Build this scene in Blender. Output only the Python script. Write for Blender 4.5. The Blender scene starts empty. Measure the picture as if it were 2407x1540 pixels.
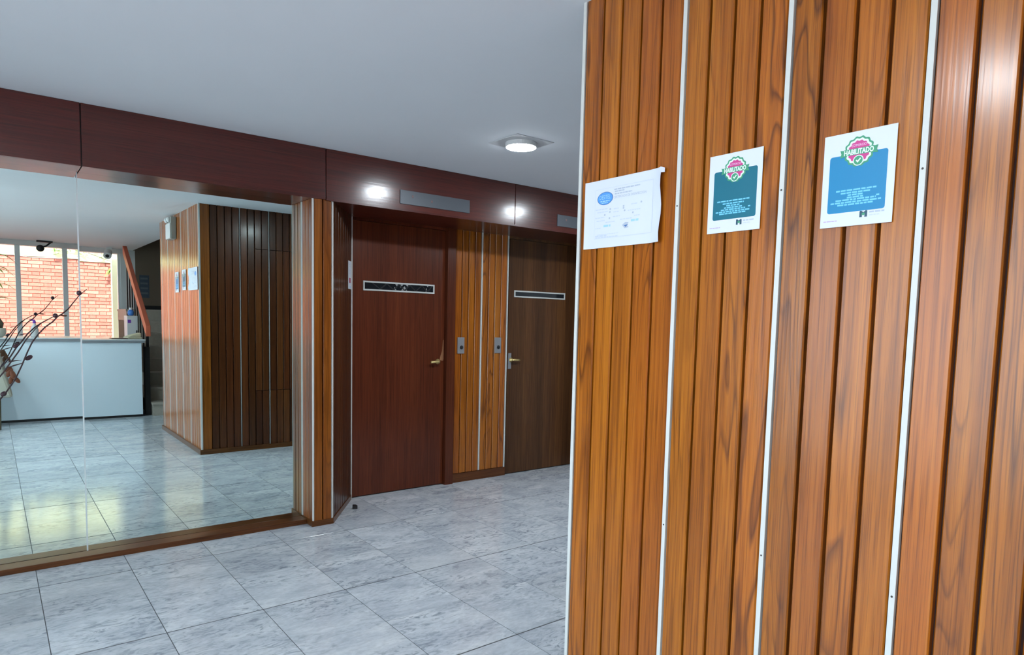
import bpy, bmesh, math, random
from mathutils import Vector, Matrix, Euler
random.seed(7)
C = bpy.context.scene.collection
SC = bpy.context.scene
PI = math.pi

# ------------------------------------------------------------------ camera
cd = bpy.data.cameras.new('camera'); cam = bpy.data.objects.new('camera', cd); C.objects.link(cam)
_r = Vector((0.7884, -0.6147, 0.0225)); _f = Vector((0.6132, 0.7856, -0.0823))
_f.normalize(); _u = _r.cross(_f); _u.normalize(); _r = _f.cross(_u)
cam.matrix_world = Matrix(((_r.x, _u.x, -_f.x, 0), (_r.y, _u.y, -_f.y, 0), (_r.z, _u.z, -_f.z, 1.32), (0, 0, 0, 1)))
cd.sensor_fit = 'HORIZONTAL'; cd.sensor_width = 36.0; cd.lens = 1562.68 * 36 / 2407
cd.shift_x = (1203.5 - 1192.86) / 2407; cd.shift_y = (887.97 - 770) / 2407
cd.clip_start = 0.02
SC.camera = cam

# ------------------------------------------------------------------ world, sun, daylight, exposure
SC.view_settings.view_transform = 'Standard'; SC.view_settings.look = 'None'
SC.view_settings.gamma = 1.0; SC.view_settings.use_curve_mapping = False
SC.view_settings.exposure = 1.5
w = bpy.data.worlds.new('overcast_sky'); SC.world = w; w.use_nodes = True
bg = w.node_tree.nodes['Background']; bg.inputs[0].default_value = (0.70, 0.86, 1.0, 1); bg.inputs[1].default_value = 2.2
sd = bpy.data.lights.new('sun', 'SUN'); sd.energy = 4.2; sd.angle = 0.02; sd.color = (1.0, 0.96, 0.92)
so = bpy.data.objects.new('sun', sd); C.objects.link(so); so.rotation_euler = Vector((0.25, -1.0, -1.25)).to_track_quat('-Z', 'Y').to_euler()
def portal(name, loc, direction, sx, sy):
    l = bpy.data.lights.new(name, 'AREA'); l.shape = 'RECTANGLE'; l.size = sx; l.size_y = sy; l.cycles.is_portal = True
    o = bpy.data.objects.new(name, l); C.objects.link(o); o.location = loc
    o.rotation_euler = Vector(direction).to_track_quat('-Z', 'Y').to_euler(); return o
portal('daylight_portal', (-0.4, -4.35, 1.6), (0, 1, 0), 4.2, 1.5)
portal('daylight_portal', (-2.72, 0.4, 1.25), (1, 0, 0), 6.0, 2.3)
SC.cycles.max_bounces = 10; SC.cycles.diffuse_bounces = 5; SC.cycles.glossy_bounces = 6
SC.cycles.transparent_max_bounces = 12; SC.cycles.sample_clamp_indirect = 6.0
SC.cycles.use_denoising = True
LAMP = 88.0

# ------------------------------------------------------------------ measures
H = 2.362; YF = 3.999; ZF = 2.052; YM = 4.1825; YD = 4.501
XP = 1.567; YP = 1.640; YW = -4.11

# ------------------------------------------------------------------ materials
def newmat(name):
    m = bpy.data.materials.new(name); m.use_nodes = True
    nt = m.node_tree; b = nt.nodes['Principled BSDF']; return m, nt, b
def P(name, col, rough=0.5, metal=0.0, spec=0.5, coat=0.0, var=0.0, vscale=6.0):
    m, nt, b = newmat(name)
    b.inputs['Base Color'].default_value = (*col, 1); b.inputs['Roughness'].default_value = rough
    b.inputs['Metallic'].default_value = metal; b.inputs['Specular IOR Level'].default_value = spec
    b.inputs['Coat Weight'].default_value = coat; b.inputs['Coat Roughness'].default_value = 0.1
    if var:
        tc = nt.nodes.new('ShaderNodeTexCoord'); n = nt.nodes.new('ShaderNodeTexNoise')
        n.inputs['Scale'].default_value = vscale; n.inputs['Detail'].default_value = 5
        nt.links.new(tc.outputs['Object'], n.inputs['Vector'])
        mx = nt.nodes.new('ShaderNodeMix'); mx.data_type = 'RGBA'
        mx.inputs[6].default_value = (*[c * (1 - var) for c in col], 1); mx.inputs[7].default_value = (*[min(1, c * (1 + var)) for c in col], 1)
        nt.links.new(n.outputs['Fac'], mx.inputs[0]); nt.links.new(mx.outputs[2], b.inputs['Base Color'])
    return m
def emit(name, col, strength):
    m = bpy.data.materials.new(name); m.use_nodes = True; nt = m.node_tree; nt.nodes.clear()
    e = nt.nodes.new('ShaderNodeEmission'); o = nt.nodes.new('ShaderNodeOutputMaterial')
    e.inputs[0].default_value = (*col, 1); e.inputs[1].default_value = strength
    nt.links.new(e.outputs[0], o.inputs[0]); return m
def ramp(nt, stops):
    r = nt.nodes.new('ShaderNodeValToRGB'); e = r.color_ramp.elements
    while len(e) < len(stops): e.new(0.5)
    for i, (p, c) in enumerate(stops):
        e[i].position = p; e[i].color = (*c, 1) if len(c) == 3 else c
    return r
def mathn(nt, op, a=None, b=None):
    n = nt.nodes.new('ShaderNodeMath'); n.operation = op
    for i, v in enumerate((a, b)):
        if v is None: continue
        if isinstance(v, (int, float)): n.inputs[i].default_value = v
        else: nt.links.new(v, n.inputs[i])
    return n.outputs[0]
def mixc(nt, fac, a, b, mode='MIX'):
    n = nt.nodes.new('ShaderNodeMix'); n.data_type = 'RGBA'; n.blend_type = mode
    for i, v in ((0, fac), (6, a), (7, b)):
        if isinstance(v, (int, float)): n.inputs[i].default_value = v
        elif isinstance(v, tuple): n.inputs[i].default_value = (*v, 1)
        else: nt.links.new(v, n.inputs[i])
    return n.outputs[2]
def wood(name, dark, mid, light, axis='Z', rough=0.3, coat=0.25, rings=1.0, vary=0.5, bands=0.0, coat_rough=0.16):
    """varnished timber: streaks along the grain axis, flowing growth-ring lines, each board its own tone"""
    dark, mid, light = [tuple(0.88 * q for q in c) for c in (dark, mid, light)]
    m, nt, b = newmat(name); L = nt.links.new
    tc = nt.nodes.new('ShaderNodeTexCoord'); oi = nt.nodes.new('ShaderNodeObjectInfo')
    off = nt.nodes.new('ShaderNodeVectorMath'); off.operation = 'SCALE'; off.inputs[0].default_value = (37.0, 19.0, 53.0)
    L(oi.outputs['Random'], off.inputs['Scale'])
    ad = nt.nodes.new('ShaderNodeVectorMath'); ad.operation = 'ADD'; L(tc.outputs['Object'], ad.inputs[0]); L(off.outputs[0], ad.inputs[1])
    def mp(ac, al):
        k = nt.nodes.new('ShaderNodeMapping'); s = {'X': (al, ac, ac), 'Y': (ac, al, ac), 'Z': (ac, ac, al)}[axis]
        k.inputs['Scale'].default_value = s; L(ad.outputs[0], k.inputs['Vector']); return k.outputs[0]
    def nz(vec, scale, detail, dist=0.0):
        n = nt.nodes.new('ShaderNodeTexNoise'); n.inputs['Scale'].default_value = scale; n.inputs['Detail'].default_value = detail
        n.inputs['Distortion'].default_value = dist; L(vec, n.inputs['Vector']); return n.outputs['Fac']
    streak = nz(mp(95, 1.6), 1.0, 5, 0.3)
    broad = nz(mp(14, 0.55), 1.0, 3, 0.6)
    pores = nz(mp(330, 5), 1.0, 3)
    fig_n = nz(mp(7.5, 0.75), 1.0, 2.0, 0.35)
    fr = mathn(nt, 'FRACT', mathn(nt, 'MULTIPLY', fig_n, 13.0))
    lines = ramp(nt, [(0.0, (0, 0, 0)), (0.62, (0.12, 0.12, 0.12)), (0.86, (1, 1, 1)), (1.0, (0, 0, 0))]); L(fr, lines.inputs[0])
    cr = ramp(nt, [(0.28, dark), (0.5, mid), (0.74, light)]); L(mathn(nt, 'ADD', mathn(nt, 'MULTIPLY', streak, 0.62), mathn(nt, 'MULTIPLY', broad, 0.38)), cr.inputs[0])
    mask = ramp(nt, [(0.46, (0, 0, 0)), (0.62, (1, 1, 1))]); L(nz(mp(5.5, 0.5), 1.0, 1), mask.inputs[0])
    lf = mathn(nt, 'MULTIPLY', mathn(nt, 'MULTIPLY', lines.outputs[0], mask.outputs[0]), 0.8 * rings)
    c1 = mixc(nt, lf, cr.outputs[0], tuple(x * 0.55 for x in dark))
    pr = ramp(nt, [(0.33, (0.50, 0.46, 0.42)), (0.50, (1, 1, 1))]); L(pores, pr.inputs[0])
    c2 = mixc(nt, 0.75, c1, pr.outputs[0], 'MULTIPLY')
    if bands:                                   # veneer laid in leaves about 12 cm wide
        sx = nt.nodes.new('ShaderNodeSeparateXYZ'); L(ad.outputs[0], sx.inputs[0])
        wn = nt.nodes.new('ShaderNodeTexWhiteNoise'); wn.noise_dimensions = '1D'; L(mathn(nt, 'FLOOR', mathn(nt, 'MULTIPLY', sx.outputs[0], 8.3)), wn.inputs['W'])
        k = mathn(nt, 'ADD', mathn(nt, 'MULTIPLY', wn.outputs['Value'], bands), 1.0 - bands * 0.5)
        cb_ = nt.nodes.new('ShaderNodeCombineColor')
        for q in range(3): L(k, cb_.inputs[q])
        c2 = mixc(nt, 1.0, c2, cb_.outputs[0], 'MULTIPLY')
    hs = nt.nodes.new('ShaderNodeHueSaturation'); L(c2, hs.inputs['Color'])
    L(mathn(nt, 'ADD', mathn(nt, 'MULTIPLY', oi.outputs['Random'], vary), 1.0 - vary * 0.5), hs.inputs['Value'])
    rnd2 = mathn(nt, 'FRACT', mathn(nt, 'MULTIPLY', oi.outputs['Random'], 17.31))
    L(mathn(nt, 'ADD', mathn(nt, 'MULTIPLY', rnd2, 0.007), 0.4975), hs.inputs['Hue'])
    L(hs.outputs[0], b.inputs['Base Color'])
    b.inputs['Roughness'].default_value = rough; b.inputs['Coat Weight'].default_value = coat; b.inputs['Coat Roughness'].default_value = coat_rough
    b.inputs['Specular IOR Level'].default_value = 0.25
    bp = nt.nodes.new('ShaderNodeBump'); bp.inputs['Strength'].default_value = 0.12; bp.inputs['Distance'].default_value = 0.002
    L(streak, bp.inputs['Height']); L(bp.outputs[0], b.inputs['Normal'])
    L(bp.outputs[0], b.inputs['Coat Normal'])
    return m
def marble(name):
    m, nt, b = newmat(name); L = nt.links.new
    tc = nt.nodes.new('ShaderNodeTexCoord'); oi = nt.nodes.new('ShaderNodeObjectInfo')
    off = nt.nodes.new('ShaderNodeVectorMath'); off.operation = 'SCALE'; off.inputs[0].default_value = (41.0, 67.0, 13.0); L(oi.outputs['Random'], off.inputs['Scale'])
    ad = nt.nodes.new('ShaderNodeVectorMath'); ad.operation = 'ADD'; L(tc.outputs['Object'], ad.inputs[0]); L(off.outputs[0], ad.inputs[1])
    def nz(sx, sy, scale, detail, dist, rough=0.55):
        k = nt.nodes.new('ShaderNodeMapping'); k.inputs['Scale'].default_value = (sx, sy, 1); k.inputs['Rotation'].default_value = (0, 0, 0.12); L(ad.outputs[0], k.inputs['Vector'])
        n = nt.nodes.new('ShaderNodeTexNoise'); n.inputs['Scale'].default_value = scale; n.inputs['Detail'].default_value = detail
        n.inputs['Distortion'].default_value = dist; n.inputs['Roughness'].default_value = rough; L(k.outputs[0], n.inputs['Vector']); return n.outputs['Fac']
    cloud = nz(1, 2.0, 3.2, 4, 0.6); vein = nz(1, 2.4, 11.0, 7, 1.9, 0.62); patch = nz(1, 1.6, 2.4, 2, 0.4); fine = nz(1, 2.2, 34.0, 3, 0.5)
    base = ramp(nt, [(0.3, (0.44, 0.48, 0.53)), (0.52, (0.56, 0.60, 0.64)), (0.72, (0.69, 0.72, 0.74))]); L(cloud, base.inputs[0])
    vr = ramp(nt, [(0.34, (1, 1, 1)), (0.43, (0.55, 0.55, 0.55)), (0.48, (0, 0, 0))]); L(vein, vr.inputs[0])
    pm = ramp(nt, [(0.36, (0.12, 0.12, 0.12)), (0.62, (1, 1, 1))]); L(patch, pm.inputs[0])
    c = mixc(nt, mathn(nt, 'MULTIPLY', mathn(nt, 'MULTIPLY', vr.outputs[0], pm.outputs[0]), 0.85), base.outputs[0], (0.20, 0.235, 0.28))
    lr = ramp(nt, [(0.55, (0, 0, 0)), (0.72, (1, 1, 1))]); L(vein, lr.inputs[0])
    c = mixc(nt, mathn(nt, 'MULTIPLY', lr.outputs[0], 0.5), c, (0.78, 0.80, 0.81))
    fr = ramp(nt, [(0.3, (0.8, 0.8, 0.8)), (0.6, (1.03, 1.03, 1.03))]); L(fine, fr.inputs[0])
    c = mixc(nt, 0.6, c, fr.outputs[0], 'MULTIPLY')
    hs = nt.nodes.new('ShaderNodeHueSaturation'); L(c, hs.inputs['Color'])
    L(mathn(nt, 'ADD', mathn(nt, 'MULTIPLY', oi.outputs['Random'], 0.16), 0.92), hs.inputs['Value'])
    L(hs.outputs[0], b.inputs['Base Color']); b.inputs['Roughness'].default_value = 0.13; b.inputs['Specular IOR Level'].default_value = 0.5
    return m
def glass(name, tint=(1, 1, 1), refl=1.0):
    m = bpy.data.materials.new(name); m.use_nodes = True; nt = m.node_tree; nt.nodes.clear()
    o = nt.nodes.new('ShaderNodeOutputMaterial'); mx = nt.nodes.new('ShaderNodeMixShader'); t = nt.nodes.new('ShaderNodeBsdfTransparent')
    g = nt.nodes.new('ShaderNodeBsdfGlossy'); g.inputs['Roughness'].default_value = 0.0; f = nt.nodes.new('ShaderNodeFresnel'); f.inputs[0].default_value = 1.45
    t.inputs[0].default_value = (*tint, 1); nt.links.new(f.outputs[0], mx.inputs[0]); nt.links.new(t.outputs[0], mx.inputs[1]); nt.links.new(g.outputs[0], mx.inputs[2]); nt.links.new(mx.outputs[0], o.inputs[0]); return m

M = {}
M['panel'] = wood('orange_varnished_wood', (0.18, 0.040, 0.0025), (0.43, 0.118, 0.006), (0.57, 0.182, 0.012), vary=0.22, coat=0.65, coat_rough=0.2)
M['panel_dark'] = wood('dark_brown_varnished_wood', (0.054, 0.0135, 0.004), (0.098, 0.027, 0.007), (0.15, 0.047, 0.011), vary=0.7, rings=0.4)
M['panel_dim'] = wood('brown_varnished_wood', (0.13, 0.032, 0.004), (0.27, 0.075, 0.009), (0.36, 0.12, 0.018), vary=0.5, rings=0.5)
M['mahogany'] = wood('red_mahogany', (0.085, 0.017, 0.007), (0.135, 0.028, 0.010), (0.185, 0.044, 0.014), rings=0.15, vary=0.05, bands=0.45, rough=0.35, coat=0.3)
M['walnut'] = wood('brown_walnut_veneer', (0.070, 0.026, 0.008), (0.115, 0.045, 0.013), (0.17, 0.072, 0.02), rings=0.2, vary=0.05, bands=0.5, rough=0.4, coat=0.2)
M['fascia'] = wood('dark_red_fascia', (0.066, 0.009, 0.006), (0.100, 0.0135, 0.008), (0.135, 0.021, 0.011), axis='X', rings=0.1, vary=0.12, rough=0.35, coat=0.8, coat_rough=0.17)
M['trimwood'] = wood('brown_trim_wood', (0.07, 0.020, 0.005), (0.13, 0.042, 0.010), (0.20, 0.072, 0.018), axis='X', rings=0.5, vary=0.2)
M['backing'] = P('dark_red_groove', (0.035, 0.007, 0.004), 0.7)
M['alu'] = P('white_aluminium', (0.62, 0.63, 0.60), 0.5)
M['aludull'] = P('dull_aluminium', (0.38, 0.38, 0.38), 0.5)
M['steel'] = P('brushed_steel', (0.10, 0.11, 0.125), 0.45, 0.3)
M['greyplate'] = P('grey_metal_plate', (0.28, 0.28, 0.29), 0.45, 0.3)
M['dark'] = P('black_plastic', (0.012, 0.012, 0.014), 0.4)
M['screw'] = P('dark_screw', (0.05, 0.045, 0.04), 0.5, 0.5)
M['brass'] = P('brass', (0.72, 0.56, 0.24), 0.32, 0.75)
M['plaster'] = P('white_ceiling_paint', (0.78, 0.81, 0.85), 0.85, var=0.03, vscale=1.5)
M['whitewall'] = P('white_wall_paint', (0.74, 0.75, 0.75), 0.8)
M['darkwall'] = P('dark_taupe_wall', (0.17, 0.125, 0.09), 0.8)
M['mirror'] = P('mirror_silver', (0.81, 0.95, 0.92), 0.0, 1.0)
M['jointsilver'] = P('mirror_edge_joint', (0.72, 0.82, 0.82), 0.4)
M['marble'] = marble('grey_marble')
M['grout'] = P('grey_grout', (0.085, 0.09, 0.095), 0.8)
M['paper'] = P('white_paper', (0.67, 0.71, 0.78), 0.55)
M['counterwhite'] = P('white_laminate', (0.78, 0.89, 0.97), 0.35)
M['countergrey'] = P('pale_grey_worktop', (0.62, 0.66, 0.68), 0.3)
M['edgegrey'] = P('grey_counter_edge', (0.26, 0.27, 0.29), 0.5)
M['framegrey'] = P('grey_window_frame', (0.74, 0.76, 0.77), 0.45)
M['headergrey'] = P('pinkish_grey_header', (0.74, 0.68, 0.67), 0.6)
M['glass'] = glass('window_glass')
M['visionglass'] = P('dark_lift_glass', (0.012, 0.016, 0.02), 0.08, spec=0.6)
M['brick'] = None
M['cream'] = P('cream_paint', (0.74, 0.66, 0.33), 0.8)
M['salmon'] = P('salmon_rail_paint', (0.62, 0.14, 0.07), 0.5)
M['blackmetal'] = P('black_metal', (0.010, 0.010, 0.011), 0.45)
M['stone'] = P('grey_stone_step', (0.42, 0.37, 0.31), 0.5, var=0.15, vscale=30)
M['concrete'] = P('courtyard_concrete', (0.52, 0.50, 0.47), 0.9)
M['leaf'] = P('green_leaf', (0.16, 0.30, 0.05), 0.5, var=0.3)
M['bark'] = P('plant_trunk', (0.10, 0.085, 0.055), 0.8)
M['soil'] = P('dark_soil', (0.03, 0.022, 0.02), 0.9)
M['creampot'] = P('cream_ceramic', (0.50, 0.49, 0.42), 0.35)
M['creamcloth'] = P('cream_upholstery', (0.42, 0.41, 0.34), 0.9)
M['stem'] = P('dark_twig', (0.030, 0.016, 0.020), 0.5)
M['bud'] = P('dark_purple_bud', (0.045, 0.016, 0.026), 0.35)
M['petal'] = P('dried_orange_petal', (0.15, 0.055, 0.022), 0.6, var=0.4, vscale=60)
M['blueglaze'] = P('blue_glazed_vase', (0.05, 0.12, 0.30), 0.25)
M['camwhite'] = P('white_plastic', (0.70, 0.70, 0.70), 0.4)
M['boxgrey'] = P('grey_plastic', (0.33, 0.34, 0.31), 0.5)
M['purple'] = P('purple_plastic', (0.20, 0.06, 0.45), 0.4)
M['bluejar'] = P('blue_plastic', (0.06, 0.22, 0.62), 0.3)
M['towel'] = P('folded_cream_cloth', (0.62, 0.60, 0.42), 0.9)
M['worn'] = P('worn_bare_wood', (0.30, 0.13, 0.055), 0.7)
M['diffuser'] = emit('lamp_diffuser', (0.84, 0.93, 1.0), LAMP)
M['platepaint'] = P('grey_painted_plate', (0.60, 0.61, 0.63), 0.7)
M['teal'] = P('teal_print', (0.0, 0.135, 0.20), 0.45)
M['blue'] = P('blue_print', (0.0, 0.21, 0.44), 0.45)
M['green'] = P('green_print', (0.05, 0.30, 0.16), 0.5)
M['magenta'] = P('magenta_print', (0.56, 0.045, 0.24), 0.5)
M['pinktext'] = P('pink_lettering', (0.85, 0.45, 0.70), 0.5)
M['mint'] = P('mint_white_lettering', (0.72, 0.90, 0.84), 0.5)
M['skytext'] = P('pale_blue_lettering', (0.16, 0.55, 0.85), 0.5)
M['navy'] = P('navy_print', (0.02, 0.075, 0.12), 0.5)
M['greytext'] = P('grey_lettering', (0.44, 0.50, 0.60), 0.6)
M['palegrey'] = P('faint_grey_print', (0.56, 0.62, 0.72), 0.6)
M['lilac'] = P('lilac_lettering', (0.50, 0.38, 0.62), 0.6)
M['logoblue'] = P('logo_blue', (0.09, 0.32, 0.78), 0.5)
M['logorim'] = P('logo_rim_blue', (0.06, 0.17, 0.42), 0.5)
M['logotext'] = P('logo_pale_blue', (0.36, 0.62, 0.92), 0.5)
M['lens'] = P('faint_red_lens', (0.17, 0.10, 0.10), 0.4)
M['columncream'] = P('pale_cream_column', (0.84, 0.79, 0.56), 0.8)
M['redprint'] = P('red_print', (0.42, 0.10, 0.16), 0.5)
def brickmat():
    m, nt, b = newmat('salmon_brick'); oi = nt.nodes.new('ShaderNodeObjectInfo')
    r = ramp(nt, [(0.0, (0.54, 0.145, 0.10)), (0.5, (0.62, 0.185, 0.13)), (1.0, (0.67, 0.235, 0.17))]); nt.links.new(oi.outputs['Random'], r.inputs[0])
    tc = nt.nodes.new('ShaderNodeTexCoord'); n = nt.nodes.new('ShaderNodeTexNoise'); n.inputs['Scale'].default_value = 40; nt.links.new(tc.outputs['Object'], n.inputs['Vector'])
    f = ramp(nt, [(0.3, (0.85, 0.85, 0.85)), (0.7, (1.05, 1.05, 1.05))]); nt.links.new(n.outputs['Fac'], f.inputs[0])
    nt.links.new(mixc(nt, 1.0, r.outputs[0], f.outputs[0], 'MULTIPLY'), b.inputs['Base Color']); b.inputs['Roughness'].default_value = 0.85; return m
M['brick'] = brickmat()
M['mortar'] = P('brick_mortar', (0.34, 0.095, 0.065), 0.95)

# ------------------------------------------------------------------ mesh helpers
class MB:
    def __init__(s): s.v = []; s.f = []; s.m = []
    def add(s, vs, fs, mi=0):
        k = len(s.v); s.v += [tuple(v) for v in vs]; s.f += [tuple(i + k for i in f) for f in fs]; s.m += [mi] * len(fs); return s
    def box(s, a, b, mi=0):
        x0, y0, z0 = a; x1, y1, z1 = b
        if x0 > x1: x0, x1 = x1, x0
        if y0 > y1: y0, y1 = y1, y0
        if z0 > z1: z0, z1 = z1, z0
        return s.add([(x0, y0, z0), (x1, y0, z0), (x1, y1, z0), (x0, y1, z0), (x0, y0, z1), (x1, y0, z1), (x1, y1, z1), (x0, y1, z1)],
                     [(0, 3, 2, 1), (4, 5, 6, 7), (0, 1, 5, 4), (1, 2, 6, 5), (2, 3, 7, 6), (3, 0, 4, 7)], mi)
    def prism(s, poly, z0, z1, mi=0):
        n = len(poly)
        return s.add([(x, y, z0) for x, y in poly] + [(x, y, z1) for x, y in poly],
                     [tuple(range(n))[::-1], tuple(range(n, 2 * n))] + [(i, (i + 1) % n, n + (i + 1) % n, n + i) for i in range(n)], mi)
    def lathe(s, prof, seg=24, c=(0, 0, 0), mi=0):
        vs = []; fs = []; n = len(prof)
        for r, z in prof:
            for i in range(seg):
                a = 2 * PI * i / seg; vs.append((c[0] + r * math.cos(a), c[1] + r * math.sin(a), c[2] + z))
        for j in range(n - 1):
            for i in range(seg): fs.append((j * seg + i, j * seg + (i + 1) % seg, (j + 1) * seg + (i + 1) % seg, (j + 1) * seg + i))
        fs.append(tuple(range(seg))[::-1]); fs.append(tuple(range((n - 1) * seg, n * seg)))
        return s.add(vs, fs, mi)
    def tube(s, pts, rad, seg=8, mi=0):
        pts = [Vector(p) for p in pts]; n = len(pts); rs = rad if isinstance(rad, (list, tuple)) else [rad] * n
        vs = []; fs = []
        for i, p in enumerate(pts):
            t = (pts[min(i + 1, n - 1)] - pts[max(i - 1, 0)]).normalized()
            u = t.cross(Vector((0.31, 0.27, 0.91)));  u = u.normalized() if u.length > 1e-4 else Vector((1, 0, 0)); v = t.cross(u)
            for k in range(seg):
                a = 2 * PI * k / seg; vs.append(tuple(p + (u * math.cos(a) + v * math.sin(a)) * rs[i]))
        for i in range(n - 1):
            for k in range(seg): fs.append((i * seg + k, i * seg + (k + 1) % seg, (i + 1) * seg + (k + 1) % seg, (i + 1) * seg + k))
        fs.append(tuple(range(seg))[::-1]); fs.append(tuple(range((n - 1) * seg, n * seg)))
        return s.add(vs, fs, mi)
    def ball(s, c, r, seg=12, rings=8, sc=(1, 1, 1), rot=None, mi=0):
        vs = []; fs = []
        for j in range(rings + 1):
            th = PI * j / rings
            for i in range(seg):
                ph = 2 * PI * i / seg; v = Vector((r * sc[0] * math.sin(th) * math.cos(ph), r * sc[1] * math.sin(th) * math.sin(ph), r * sc[2] * math.cos(th)))
                if rot: v = rot @ v
                vs.append(tuple(v + Vector(c)))
        for j in range(rings):
            for i in range(seg): fs.append((j * seg + i, (j + 1) * seg + i, (j + 1) * seg + (i + 1) % seg, j * seg + (i + 1) % seg))
        return s.add(vs, fs, mi)
    def mesh(s, name, mats):
        me = bpy.data.meshes.new(name); me.from_pydata(s.v, [], s.f)
        for m in (mats if isinstance(mats, (list, tuple)) else [mats]): me.materials.append(M[m] if isinstance(m, str) else m)
        me.polygons.foreach_set('material_index', s.m); me.validate(); me.update()
        bm = bmesh.new(); bm.from_mesh(me); bmesh.ops.recalc_face_normals(bm, faces=bm.faces); bm.to_mesh(me); bm.free()
        return me
WL = {}
def link(name, me, parent=None, loc=(0, 0, 0), rz=0.0, smooth=False, bevel=0.0):
    o = bpy.data.objects.new(name, me); C.objects.link(o); loc = Vector(loc); WL[o] = loc
    if parent is not None:
        o.parent = parent; o.location = loc - WL[parent]
    else: o.location = loc
    o.rotation_euler = (0, 0, rz)
    if smooth and me:
        for p in me.polygons: p.use_smooth = True
    if bevel:
        b = o.modifiers.new('bevel', 'BEVEL'); b.width = bevel; b.segments = 2; b.limit_method = 'ANGLE'
    return o
def at(name, mb, mats, parent=None, org=None, rz=0.0, smooth=False, bevel=0.0):
    """link an MB given in world coordinates, its origin moved to org"""
    if org is None:
        org = WL[parent] if parent is not None else Vector((0, 0, 0))
    org = Vector(org)
    if org.length: mb.v = [(x - org.x, y - org.y, z - org.z) for x, y, z in mb.v]
    return link(name, mb.mesh(name, mats), parent, org, rz, smooth, bevel)
def thing(name, label, cat, loc=(0, 0, 0), group=None):
    o = link(name, None, None, loc); o['label'] = label; o['category'] = cat
    if group: o['group'] = group
    return o
def tag(o, label, cat, group=None):
    o['label'] = label; o['category'] = cat
    if group: o['group'] = group
    return o
def struct(name, loc=(0, 0, 0)):
    o = link(name, None, None, loc); o['kind'] = 'structure'; return o
def sbox(name, a, b, mat, bevel=0.0):
    o = at(name, MB().box(a, b), mat, None, ((a[0] + b[0]) / 2, (a[1] + b[1]) / 2, min(a[2], b[2])), bevel=bevel); o['kind'] = 'structure'; return o
def pbox(name, a, b, mat, parent, bevel=0.0):
    return at(name, MB().box(a, b), mat, parent, ((a[0] + b[0]) / 2, (a[1] + b[1]) / 2, min(a[2], b[2])), bevel=bevel)

_pl = {}
def plank_mesh(w, h, mat, b=0.003, d=0.019):
    k = (round(w, 4), round(h, 4), mat)
    if k not in _pl:
        pf = [(-w / 2 + b, 0), (w / 2 - b, 0), (w / 2, b * 1.3), (w / 2, d), (-w / 2, d), (-w / 2, b * 1.3)]
        _pl[k] = MB().prism(pf, 0, h).mesh('plank', mat)
    return _pl[k]
def plank_run(parent, p0, direction, rz, n, pitch, z0, z1, mat, gap=0.0075):
    """n tongue-and-groove boards side by side from p0 along direction; fronts face rz's -y"""
    dx, dy = direction
    for i in range(n):
        t = pitch * (i + 0.5)
        link('plank', plank_mesh(pitch - gap, z1 - z0, mat), parent, (p0[0] + dx * t, p0[1] + dy * t, z0), rz)
_st = {}
def strip(parent, p, rz, z0, z1, w=0.012, screws=(), mat='alu'):
    k = (w, round(z1 - z0, 3), mat)
    if k not in _st: _st[k] = MB().prism([(-w / 2, -0.0012), (w / 2, -0.0012), (w / 2, 0.010), (-w / 2, 0.010)], 0, z1 - z0).mesh('metal_strip', mat)
    s = link('metal_strip', _st[k], parent, (p[0], p[1], z0), rz)
    for z in screws:
        if 'sc' not in _st:
            mb = MB().lathe([(0.0005, 0.0), (0.0022, 0.0003), (0.0024, 0.0012)], 10); mb.v = [(x, -z_, y) for x, y, z_ in mb.v]
            _st['sc'] = mb.mesh('screw', 'screw')
        nrm = Vector((math.sin(rz), -math.cos(rz), 0))
        o = link('screw', _st['sc'], s, Vector((p[0], p[1], z)) + nrm * 0.0008)
        o.location = (0, -0.0008, z - z0)
    return s

# ------------------------------------------------------------------ floor
floor = struct('floor', (1.0, 0.5, 0))
at('screed', MB().box((-2.7, -4.3, -0.12), (5.5, 4.75, -0.0011)), 'grout', floor, (1.0, 0.5, -0.12))
TX, TY, X0, Y0 = 0.3955, 0.4277, 0.5445, 2.9665
_tiles = {}
def tile_mesh(w, l):
    k = (round(w, 3), round(l, 3))
    if k not in _tiles:
        g, b = 0.0016, 0.0005; mb = MB(); x, y = w / 2 - g, l / 2 - g
        mb.add([(-x, -y, -0.012), (x, -y, -0.012), (x, y, -0.012), (-x, y, -0.012), (-x, -y, -b), (x, -y, -b), (x, y, -b), (-x, y, -b),
                (-x + b, -y + b, 0), (x - b, -y + b, 0), (x - b, y - b, 0), (-x + b, y - b, 0)],
               [(0, 1, 5, 4), (1, 2, 6, 5), (2, 3, 7, 6), (3, 0, 4, 7), (4, 5, 9, 8), (5, 6, 10, 9), (6, 7, 11, 10), (7, 4, 8, 11), (8, 9, 10, 11)])
        _tiles[k] = mb.mesh('tile', 'marble')
    return _tiles[k]
restv = MB()
for i in range(-8, 13):
    for j in range(-17, 5):
        x0 = X0 + i * TX; y0 = Y0 + j * TY; cx, cy = x0 + TX / 2, y0 + TY / 2
        gy0 = 0.0024 if j % 2 == 0 else -0.0010; gy1 = 0.0024 if j % 2 == 1 else -0.0010   # every second cross joint is wide
        if cx < -2.6 or cx > 5.4 or cy < -4.05 or cy > 4.7: continue
        seen = (-0.55 < cx < 4.4 and cy > -1.5) and not (cx > 1.9 and cy < 1.4 and cy > -1.4)
        if seen:
            o = link('tile', tile_mesh(TX, TY - gy0 - gy1), floor, (cx, y0 + gy0 + (TY - gy0 - gy1) / 2, random.uniform(-0.0001, 0.0001)), random.choice((0, PI)))
        else:
            restv.box((x0 + 0.0015, y0 + 0.0015, -0.01), (x0 + TX - 0.0015, y0 + TY - 0.0015, 0))
o = at('tile', restv, 'marble', floor, (1.0, 0.5, 0)); o['kind'] = 'stuff'

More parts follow.
